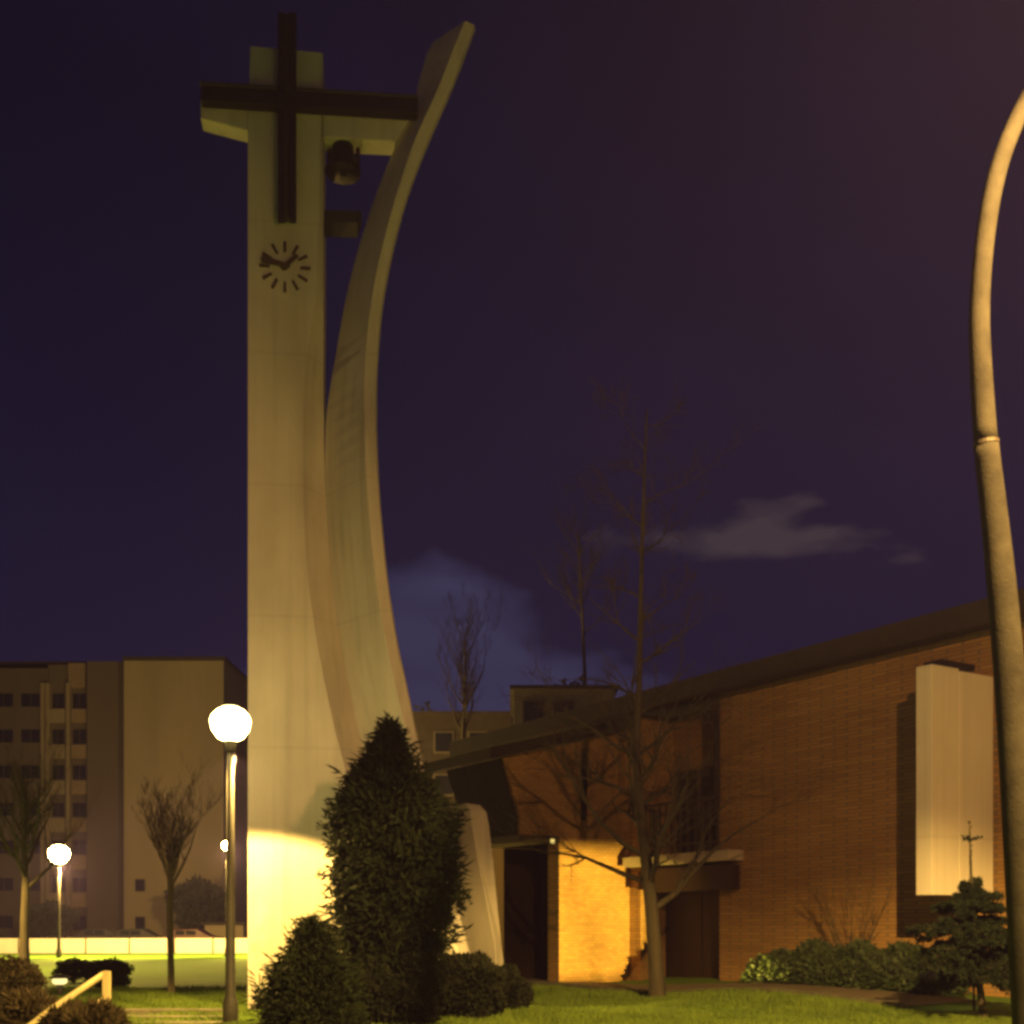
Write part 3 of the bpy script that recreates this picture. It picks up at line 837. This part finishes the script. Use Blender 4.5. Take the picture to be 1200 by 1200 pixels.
def build_back():
    D = 62.0
    def blk(name, lab, x0, x1, y0, D0, dep, m, wins):
        a, b = at(x0, y0, D0), at(x1, y0, D0)
        t = thing(name, lab, 'building', ((a.x + b.x) / 2, D0, 0))
        mb = MB(); mb.hexa([(a.x, D0, -.3), (b.x, D0, -.3), (b.x, D0 + dep, -.3), (a.x, D0 + dep, -.3), (a.x, D0, a.z), (b.x, D0, a.z), (b.x, D0 + dep, a.z), (a.x, D0 + dep, a.z)])
        mb.build('wall', m, t)
        mb = MB(); mb.box(((a.x + b.x) / 2, D0 + dep / 2, a.z + .1), (b.x - a.x + .4, dep + .4, .2)); mb.build('parapet', M['roof'], t)
        for wx, wy in wins:
            p = at(wx, wy, D0)
            mb = MB(); mb.box((p.x, D0 - .03, p.z), (1.2, .06, 1.3)); w = mb.build('window', M['flat_dark'], t)
            mb = MB(); mb.box((p.x, D0 - .07, p.z), (1.0, .02, 1.1)); mb.build('pane', M['glass'], w)
    blk('flat_roofed_building', 'olive grey flat roofed building rising behind the church wing', 602, 720, 808, 62, 10, M['shed'], [(625, 835), (660, 835), (625, 880)])
    blk('dark_building', 'dark low building between the tower and the church', 470, 600, 838, 70, 10, M['roof'], [(520, 870), (560, 870), (520, 920), (560, 920)])
    blk('low_outbuilding', 'small pale outbuilding behind the white wall near the bright lamp', 240, 285, 1084, 86, 5, M['flat'], [])
build_back()

# ------------------------------------------------------------------ vegetation
def rnd_dir(): 
    while True:
        v = Vector((random.uniform(-1, 1), random.uniform(-1, 1), random.uniform(-1, 1)))
        if 0.05 < v.length < 1: return v.normalized()

def bare_tree(name, lab, base, trunk_pts, r0, r1, nlimb, limb_len, spread, seed, mt, mtw, group=None, zmin=.3, droop=0.0, twig=1.0, ups=0.9, depth=3):
    random.seed(seed)
    t = thing(name, lab, 'tree', base, group)
    tp = [Vector(p) for p in trunk_pts]
    fine = []; fr = []
    n = len(tp)
    for i in range(n - 1):
        p0, p1, p2, p3 = tp[max(i - 1, 0)], tp[i], tp[i + 1], tp[min(i + 2, n - 1)]
        for j in range(4):
            u = j / 4
            fine.append(0.5 * ((2 * p1) + (p2 - p0) * u + (2 * p0 - 5 * p1 + 4 * p2 - p3) * u * u + (3 * p1 - p0 - 3 * p2 + p3) * u ** 3))
            fr.append(r0 + (r1 - r0) * ((i + u) / (n - 1)) ** 0.8)
    fine.append(tp[-1]); fr.append(r1)
    fr[0] *= 1.35; 
    if len(fr) > 1: fr[1] *= 1.12
    m = MB(); m.tube(fine, fr, 10); m.build('trunk', mt, t, smooth=True)
    limbs = MB(); tw = MB()
    def grow(p, d, ln, r, lev):
        pts = [p]; rr = [r]; k = 5 if lev < 2 else 4
        dd = d.copy()
        for i in range(k):
            dd = (dd + rnd_dir() * 0.20 + Vector((0, 0, ups * 0.16 - droop * (i / k) * 0.5))).normalized()
            pts.append(pts[-1] + dd * ln / k); rr.append(max(0.0035, r * (1 - 0.8 * (i + 1) / k)))
        (limbs if lev < 2 else tw).tube(pts, rr, 5 if lev < 1 else 4 if lev < 2 else 3, cap=False)
        if lev >= depth: return
        nb = random.randint(4, 6) if lev < 2 else random.randint(2, 4)
        nb = max(1, int(nb * twig))
        for q in range(nb):
            i = random.randint(1, k)
            side = rnd_dir(); side = (side - dd * side.dot(dd)).normalized()
            nd = (dd * random.uniform(.6, 1.0) + side * random.uniform(.45, .95) + Vector((0, 0, .15 * ups))).normalized()
            grow(pts[i], nd, ln * random.uniform(.35, .62), rr[i] * .62 + 0.002, lev + 1)
    for q in range(nlimb):
        f = zmin + (1 - zmin) * (q + random.random()) / nlimb
        i = min(len(fine) - 1, int(f * (len(fine) - 1)))
        a = q * 2.399 + random.uniform(-.4, .4)
        d = Vector((math.cos(a), math.sin(a), 0)) * spread + Vector((0, 0, random.uniform(.5, 1.0) * ups))
        grow(fine[i], d.normalized(), limb_len * (1.1 - 0.75 * f) * random.uniform(.75, 1.2), fr[i] * .55, 0)
    limbs.build('limbs', mt, t, smooth=True); tw.build('twigs', mtw, t)
    return t

# main bare tree in front of the church
D = 25.7
bp = at(771, 1174, D)
mt_pts = [at(x, y, D) for x, y in ((771, 1182), (768, 1120), (762, 1050), (755, 990), (748, 930), (746, 870), (749, 800), (751, 700), (754, 590), (758, 480))]
bare_tree('bare_tree', 'tall slender leafless tree in front of the church door', (bp.x, bp.y, gz(bp.x, bp.y)), mt_pts, 0.19, 0.02, 30, 3.1, 1.0, 5, M['bark'], M['twig'], zmin=.20, ups=.55, droop=.25)
# its second stem
def second_stem():
    pass

bp = at(201, 1172, 28.0)
bare_tree('bare_tree', 'small pollarded bare tree with a pale lit trunk on the left lawn', (bp.x, bp.y, gz(bp.x, bp.y)),
          [at(x, y, 28.0) for x, y in ((201, 1176), (200, 1120), (199, 1070), (200, 1040), (198, 1010))], .085, .07, 15, 3.4, .62, 8, M['bark2'], M['twig'], zmin=.8, ups=1.3)
bp = at(28, 1130, 48.0)
bare_tree('bare_tree', 'dark leafless tree at the left edge before the apartment block', (bp.x, bp.y, 0),
          [at(x, y, 48.0) for x, y in ((28, 1132), (29, 1080), (30, 1030), (28, 980), (30, 930))], .22, .09, 16, 4.6, .8, 21, M['bark'], M['twig'], zmin=.45, ups=1.0)
bp = at(545, 1090, 58.0)
bare_tree('bare_tree', 'faint leafless tree far behind, between tower and church', (bp.x, bp.y, 0),
          [Vector((bp.x, 58, -.1)), at(541, 950, 58), at(543, 860, 58), at(545, 800, 58), at(545, 745, 58)], .2, .03, 18, 4.6, .7, 33, M['bark'], M['twig'], zmin=.5, ups=1.2)
bp = at(684, 1090, 75.0)
bare_tree('bare_tree', 'thin distant leafless tree above the flat roofed building', (bp.x, bp.y, 0),
          [Vector((bp.x, 75, -.1)), at(684, 950, 75), at(686, 830, 75), at(684, 760, 75), at(681, 690, 75), at(678, 620, 75)], .22, .04, 13, 7.0, .9, 41, M['bark'], M['twig'], zmin=.68, ups=.9)
bp = at(1005, 1125, 26.6)

def leaf_mesh(mb, c, d, ln, w):
    d = d.normalized(); side = d.cross(rnd_dir())
    if side.length < 1e-3: side = Vector((1, 0, 0))
    side.normalize()
    mb.poly([c - side * w * .5, c + d * ln * .5 - side * w * .8, c + d * ln, c + d * ln * .5 + side * w * .8], [(0, 1, 2, 3)])

def thuja(px, ptop, D, prof, seed, n, lab, name='cypress_tree', cat='tree', ln=.15, w=.022, mt='fol_thuja', sway=0.0, ry=0.85):
    """prof: list of (row, left px, right px) giving the uneven outline"""
    random.seed(seed)
    base = at(px, HY + EYE * F / D, D); g = gz(base.x, base.y)
    t = thing(name, lab, cat, (base.x, base.y, g))
    top = at(px, ptop, D)
    m = MB(); m.tube([(base.x, base.y, g - .1), (base.x, base.y, g + (top.z - g) * .5), (top.x, top.y, top.z - .15)], [.11, .07, .015], 8); m.build('trunk', M['bark'], t)
    mb = MB()
    ytab_l = [(y, l) for y, l, r in prof]; ytab_r = [(y, r) for y, l, r in prof]
    tufts = []
    y0, y1 = prof[0][0], prof[-1][0]
    for i in range(n // 14):
        while True:
            y = random.uniform(y0, y1)
            if random.random() < (interp(ytab_r, y) - interp(ytab_l, y)) / max(r - l for _, l, r in prof) + .12: break
        l, r = interp(ytab_l, y), interp(ytab_r, y)
        cx, hw = (l + r) / 2, (r - l) / 2
        a = random.uniform(0, 2 * math.pi); q = random.random() ** .38
        # lumpy outline
        lump = 0.94 + 0.24 * math.sin(3 * a + y * .055 + seed) * math.cos(y * .075 + 2 * a) + random.uniform(-.2, .16)
        x = cx + math.cos(a) * hw * q * lump
        p = at(x, y, D); p.y += math.sin(a) * hw * q * lump / F * D * ry
        out = Vector((math.cos(a), math.sin(a), 0))
        if math.sin(7 * a + y * .11) * math.sin(y * .083 + seed) > .50 and q > .6: continue
        tufts.append((p, out, q))
    for p, out, q in tufts:
        sz = random.uniform(.7, 1.3) * (1.5 if q > .9 and random.random() < .25 else 1)
        ax = (out * random.uniform(.5, 1.0) + Vector((0, 0, random.uniform(-.2, .9))) + rnd_dir() * .35).normalized()
        for k in range(14):
            d = (ax + rnd_dir() * .62 + Vector((0, 0, -.15))).normalized()
            leaf_mesh(mb, p + rnd_dir() * .10 * sz, d, ln * sz * random.uniform(.6, 1.25), w * random.uniform(.6, 1.4))
    mb.build('foliage', M[mt], t)
    return t

thuja(455, 856, 19.2, [(y + 12, l + 4, r - 4) for y, l, r in [(838, 453, 460), (856, 443, 470), (880, 424, 486), (905, 410, 503), (930, 398, 520), (960, 384, 530), (985, 378, 532), (1010, 380, 528), (1040, 388, 536), (1070, 392, 524), (1100, 400, 528), (1150, 410, 528), (1195, 430, 520)]], 3, 90000,
      'large shaggy dark evergreen in front of the base of the tower')
thuja(367, 1086, 15.5, [(1080, 362, 372), (1100, 352, 385), (1125, 338, 402), (1140, 324, 412), (1165, 316, 420), (1200, 312, 424), (1240, 318, 420)], 9, 36000,
      'small pointed evergreen shrub before the left base of the tower', 'evergreen_shrub', 'shrub', .10, .016)

def bush(px, py, D, rx, rz_, seed, n, lab, name='shrub', mt='fol_shrub', ln=.085, w=.026, ry=None, group=None):
    random.seed(seed)
    c = at(px, py, D); g = gz(c.x, c.y)
    t = thing(name, lab, 'shrub', (c.x, c.y, g), group)
    m = MB()
    for k in range(6):
        a = k * 1.05; m.tube([(c.x, c.y, g - .05), (c.x + math.cos(a) * rx * .35, c.y + math.sin(a) * rx * .35, g + (c.z - g) * .8)], [.025, .01], 5)
    m.build('stems', M['bark'], t)
    mb = MB(); ry = ry or rx
    for i in range(n):
        d = rnd_dir(); q = random.random() ** .35
        lump = .82 + .2 * math.sin(4 * d.x + seed) * math.cos(5 * d.z + 3 * d.y)
        p = Vector((c.x + d.x * rx * q * lump, c.y + d.y * ry * q * lump, c.z + d.z * rz_ * q * lump))
        if p.z < g: p.z = g + random.random() * .1
        leaf_mesh(mb, p, (d + rnd_dir() * .8 + Vector((0, 0, .3))), ln * random.uniform(.6, 1.3), w * random.uniform(.7, 1.3))
    mb.build('leaves', M[mt], t)
    return t

bush(440, 1166, 18.7, .44, .62, 61, 11000, 'low dark shrub under the large evergreen, leftmost of the row')
bush(492, 1164, 18.8, .52, .66, 62, 13000, 'low dark shrub under the large evergreen, second from the left')
bush(552, 1160, 19.2, .64, .66, 63, 13000, 'low dark shrub right of the large evergreen, covering the foot of the buttress')
bush(592, 1166, 19.9, .44, .54, 67, 8000, 'smallest low dark shrub, at the right end of the row below the church porch')
bush(128, 1142, 30.0, .62, .42, 64, 5000, 'round dark shrub on the left lawn behind the handrail')
bush(86, 1136, 34.0, .6, .32, 65, 3500, 'flat shrub on the left lawn behind the bollard light')
bush(12, 1150, 24.0, .75, .55, 66, 4500, 'brownish shrub at the left edge', mt='dry', w=.03)
for k, (px, D0) in enumerate(((34, 17.5), (80, 16.6), (110, 16.2))):
    bush(px, 1205 - (k == 0) * 14, D0, .45, .36, 70 + k, 2600, ('dry brown shrub below the low end of the handrail', 'dry brown shrub under the middle of the handrail', 'dry brown shrub at the foot of the handrail post')[k], mt='dry', ln=.16, w=.02)

# hedge along the church wall
def hedge():
    random.seed(12)
    t = thing('hedge', 'low clipped leafy hedge along the foot of the brick wall', 'hedge', Wp(4.8, 0.75, .2))
    mb = MB(); st = MB()
    for i in range(22000):
        s = random.uniform(2.3, 7.7)
        hgt = (0.55 + .30 * sm(2.3, 4.2, s)) * (1 + .13 * math.sin(s * 5) + .06 * math.sin(s * 13))
        a = random.uniform(0, math.pi); q = random.random() ** .3
        o = .75 + math.cos(a) * .55 * q
        z = max(.03, hgt * (math.sin(a) ** .7) * q)
        b = Wp(s, o, 0); p = Vector((b.x, b.y, gz(b.x, b.y) + z))
        d = NN * math.cos(a) + Vector((0, 0, math.sin(a)))
        leaf_mesh(mb, p, d + rnd_dir() * .8, .15 * random.uniform(.6, 1.4), .055 * random.uniform(.7, 1.3))
    for i in range(14):
        b = Wp(2.5 + i * .37, .75, 0); g = gz(b.x, b.y); st.tube([(b.x, b.y, g - .05), (b.x + .1, b.y, g + .5)], [.02, .01], 5)
    tag(st.build('stems', M['bark'], t), kind='stuff'); mb.build('leaves', M['fol_hedge'], t)
hedge()

def vase_shrub():
    random.seed(6)
    b = Wp(4.75, 0.22, 0); g = gz(b.x, b.y)
    t = thing('bare_shrub', 'bare vase shaped shrub with pale stems against the brick wall', 'shrub', (b.x, b.y, g))
    m = MB(); tw = MB()
    for k in range(13):
        a = k * 2.4; d = Vector((math.cos(a) * .4, math.sin(a) * .3, 1)).normalized()
        p = [Vector((b.x, b.y, g))]
        for i in range(6): 
            d = (d + rnd_dir() * .07).normalized(); p.append(p[-1] + d * .36)
        m.tube(p, [.022, .02, .016, .013, .01, .007, .004], 5)
        for i in range(2, 7):
            for q in range(2):
                e = (d + rnd_dir() * .5).normalized(); tw.tube([p[i], p[i] + e * .3, p[i] + e * .55 + Vector((0, 0, .1))], [.007, .005, .003], 3, cap=False)
    m.build('stems', M['stem'], t); tw.build('twigs', M['stem'], t)
vase_shrub()

def young_fir():
    random.seed(17)
    D = 19.6; b = at(1153, HY + 1.5 * F / D, D); g = gz(b.x, b.y)
    t = thing('young_fir', 'young fir with a bare leader and tiered dark branches at lower right', 'fir tree', (b.x, b.y, g))
    top = at(1137, 962, D)
    def ax(f): return Vector((b.x, b.y, g)).lerp(top, f) + Vector((-.06 * math.sin(f * 3), 0, 0))
    m = MB(); m.tube([ax(f / 10) for f in range(11)], [.06 * (1 - f / 10) + .01 for f in range(11)], 8); m.build('trunk', M['bark'], t)
    br = MB(); nd = MB()
    def needles(p0, p1, n, l):
        d = (p1 - p0).normalized()
        for i in range(n):
            p = p0.lerp(p1, random.random()); s = rnd_dir(); s = (s - d * s.dot(d) * .5 + Vector((0, 0, .2)))
            leaf_mesh(nd, p, s + d * .7, l * random.uniform(.6, 1.2), .016)
    tiers = [(0.22 + .055 * i, L, n) for i, (L, n) in enumerate(((.90, 8), (1.16, 9), (1.18, 10), (1.08, 10), (.95, 10), (.80, 9), (.62, 8), (.44, 7), (.27, 6)))] + [(0.90, .22, 4)]
    for f0, ln, n in tiers:
        for k in range(n):
            f = f0 + (random.uniform(-.02, .02) if f0 < .8 else 0)
            a = 2 * math.pi * (k + random.random() * .9) / n + f0 * 19
            L = ln * random.uniform(.5, 1.22)
            dr = random.uniform(-.10, .22)
            p0 = ax(f); pr = p0
            for i in range(4):
                q = (i + 1) / 4
                pt = p0 + Vector((math.cos(a), math.sin(a), 0)) * L * q + Vector((0, 0, (.06 * q if f0 > .8 else dr * q - .16 * q * q) + random.uniform(-.03, .03)))
                br.tube([pr, pt], [.014 * (1.1 - q + .2), .014 * (1.1 - q)], 4, cap=False)
                needles(pr, pt, 75 if f < .8 else 16, .09 if f < .8 else .045)
                if i > 0 and f < .8:
                    for sgn in (-1, 1):
                        a2 = a + sgn * random.uniform(.5, 1.1); e = pr + Vector((math.cos(a2), math.sin(a2), random.uniform(-.25, .25))) * L * .42 * (1.25 - q * .6)
                        br.tube([pr, e], [.008, .004], 3, cap=False); needles(pr, e, 85, .085)
                pr = pt
    needles(ax(.76), ax(1), 60, .05)
    br.build('branches', M['bark'], t); nd.build('needles', M['fol_fir'], t)
young_fir()

def far_tree(px, ptop, D, rpx, seed, lab, pbot=1095, kind='fol_far'):
    random.seed(seed)
    b = at(px, HY, D); r = rpx / F * D
    t = thing('evergreen_tree', lab, 'tree', (b.x, D, 0))
    top = at(px, ptop, D).z; bot = at(px, pbot, D).z
    m = MB(); m.tube([(b.x, D, -.1), (b.x, D, top * .8)], [.25, .08], 7); m.build('trunk', M['bark'], t)
    mb = MB()
    for i in range(5000):
        d = rnd_dir(); q = random.random() ** .4
        lump = .8 + .22 * math.sin(4 * d.x + seed) * math.cos(4 * d.z + 2 * d.y + seed)
        p = Vector((b.x + d.x * r * q * lump, D + d.y * r * q * lump, (top + bot) / 2 + d.z * (top - bot) / 2 * q * lump))
        if p.z < .1: p.z = .1
        leaf_mesh(mb, p, d + rnd_dir() * .7, .5 * random.uniform(.5, 1.3), .16)
    mb.build('crown', M[kind], t)
far_tree(677, 770, 78, 34, 51, 'dark domed evergreen showing above the flat roofed building')
far_tree(232, 1030, 88, 36, 52, 'dark rounded evergreen behind the white wall beside the tower')
far_tree(510, 822, 84, 46, 53, 'dim broad evergreen behind the low dark building')
far_tree(172, 752, 118, 26, 54, 'tall dark evergreen rising behind the roof of the apartment block')
far_tree(60, 1060, 84, 26, 55, 'low dark evergreen behind the far white wall at left')

# ------------------------------------------------------------------ grass
def grass():
    import numpy as np
    rng = np.random.default_rng(2)
    n = 190000
    # denser near the camera
    u = rng.random(n)
    D = 17.5 * (30 / 17.5) ** (u ** 1.1)
    X = (rng.uniform(-40, 1240, n) - 600) / F * D
    # keep the path and the church free
    s = (X - O.x) * U.x + (D - O.y) * U.y
    o = (X - O.x) * NN.x + (D - O.y) * NN.y
    ok = ~((o < 3.72) & (s > -7.2) & (s < 14)) & ~((o < 3.0) & (s <= -3.5)) 
    tx = (X - TO.x) * TX.x + (D - TO.y) * TX.y; tb = (X - TO.x) * TB.x + (D - TO.y) * TB.y
    ok &= ~((tx > -0.02) & (tx < 4.2) & (tb > -0.02) & (tb < 1.2))
    ok &= ~((X > -7.4) & (X < -4.55) & (D > 19.4) & (D < 21.8) & (np.abs((D - 20.6) / 1.0 - np.round((D - 20.6) / 1.0)) < .18))
    X, D = X[ok], D[ok]; n = len(X)
    Z = np.array([gz(a, b) for a, b in zip(X, D)])
    patch = 0.75 + .35 * np.sin(X * 1.7 + 1) * np.sin(D * 1.1) + .2 * np.sin(X * 4.1 + D * 3.3)
    h = rng.uniform(.05, .12, n) * np.clip(patch, .35, 1.4) * (1 + (D - 18) * .012)
    w = rng.uniform(.006, .013, n) * (1 + (D - 18) * .05)
    a = rng.uniform(0, math.pi, n); l = rng.normal(0, .04, (n, 2))
    v = np.empty((n, 3, 3), np.float32)
    v[:, 0] = np.stack([X - np.cos(a) * w, D - np.sin(a) * w, Z - .01], 1)
    v[:, 1] = np.stack([X + np.cos(a) * w, D + np.sin(a) * w, Z - .01], 1)
    v[:, 2] = np.stack([X + l[:, 0], D + l[:, 1], Z + h], 1)
    me = bpy.data.meshes.new('grass')
    me.vertices.add(n * 3); me.vertices.foreach_set('co', v.ravel())
    me.loops.add(n * 3); me.loops.foreach_set('vertex_index', np.arange(n * 3, dtype=np.int32))
    me.polygons.add(n); me.polygons.foreach_set('loop_start', np.arange(0, n * 3, 3, dtype=np.int32))
    me.polygons.foreach_set('loop_total', np.full(n, 3, np.int32))
    me.update(); me.validate()
    ob = bpy.data.objects.new('grass', me); COL.objects.link(ob); me.materials.append(M['blade'])
    tag(ob, 'short grass blades of the lawn', None, None, 'stuff')
grass()

# ------------------------------------------------------------------ haze: damp night air round the lamps
def haze():
    m = bpy.data.materials.new('haze'); m.use_nodes = True
    t = m.node_tree; t.nodes.clear()
    out = N('ShaderNodeOutputMaterial', t); v = N('ShaderNodeVolumePrincipled', t)
    v.inputs['Color'].default_value = (0.42, 0.33, 1.0, 1); v.inputs['Density'].default_value = 0.0006
    v.inputs['Anisotropy'].default_value = 0.3
    t.links.new(v.outputs[0], out.inputs['Volume'])
    mb = MB(); mb.box((0, 180, 14.5), (620, 500, 34.0))
    o = mb.build('haze', m); tag(o, None, None, None, 'stuff')
haze()
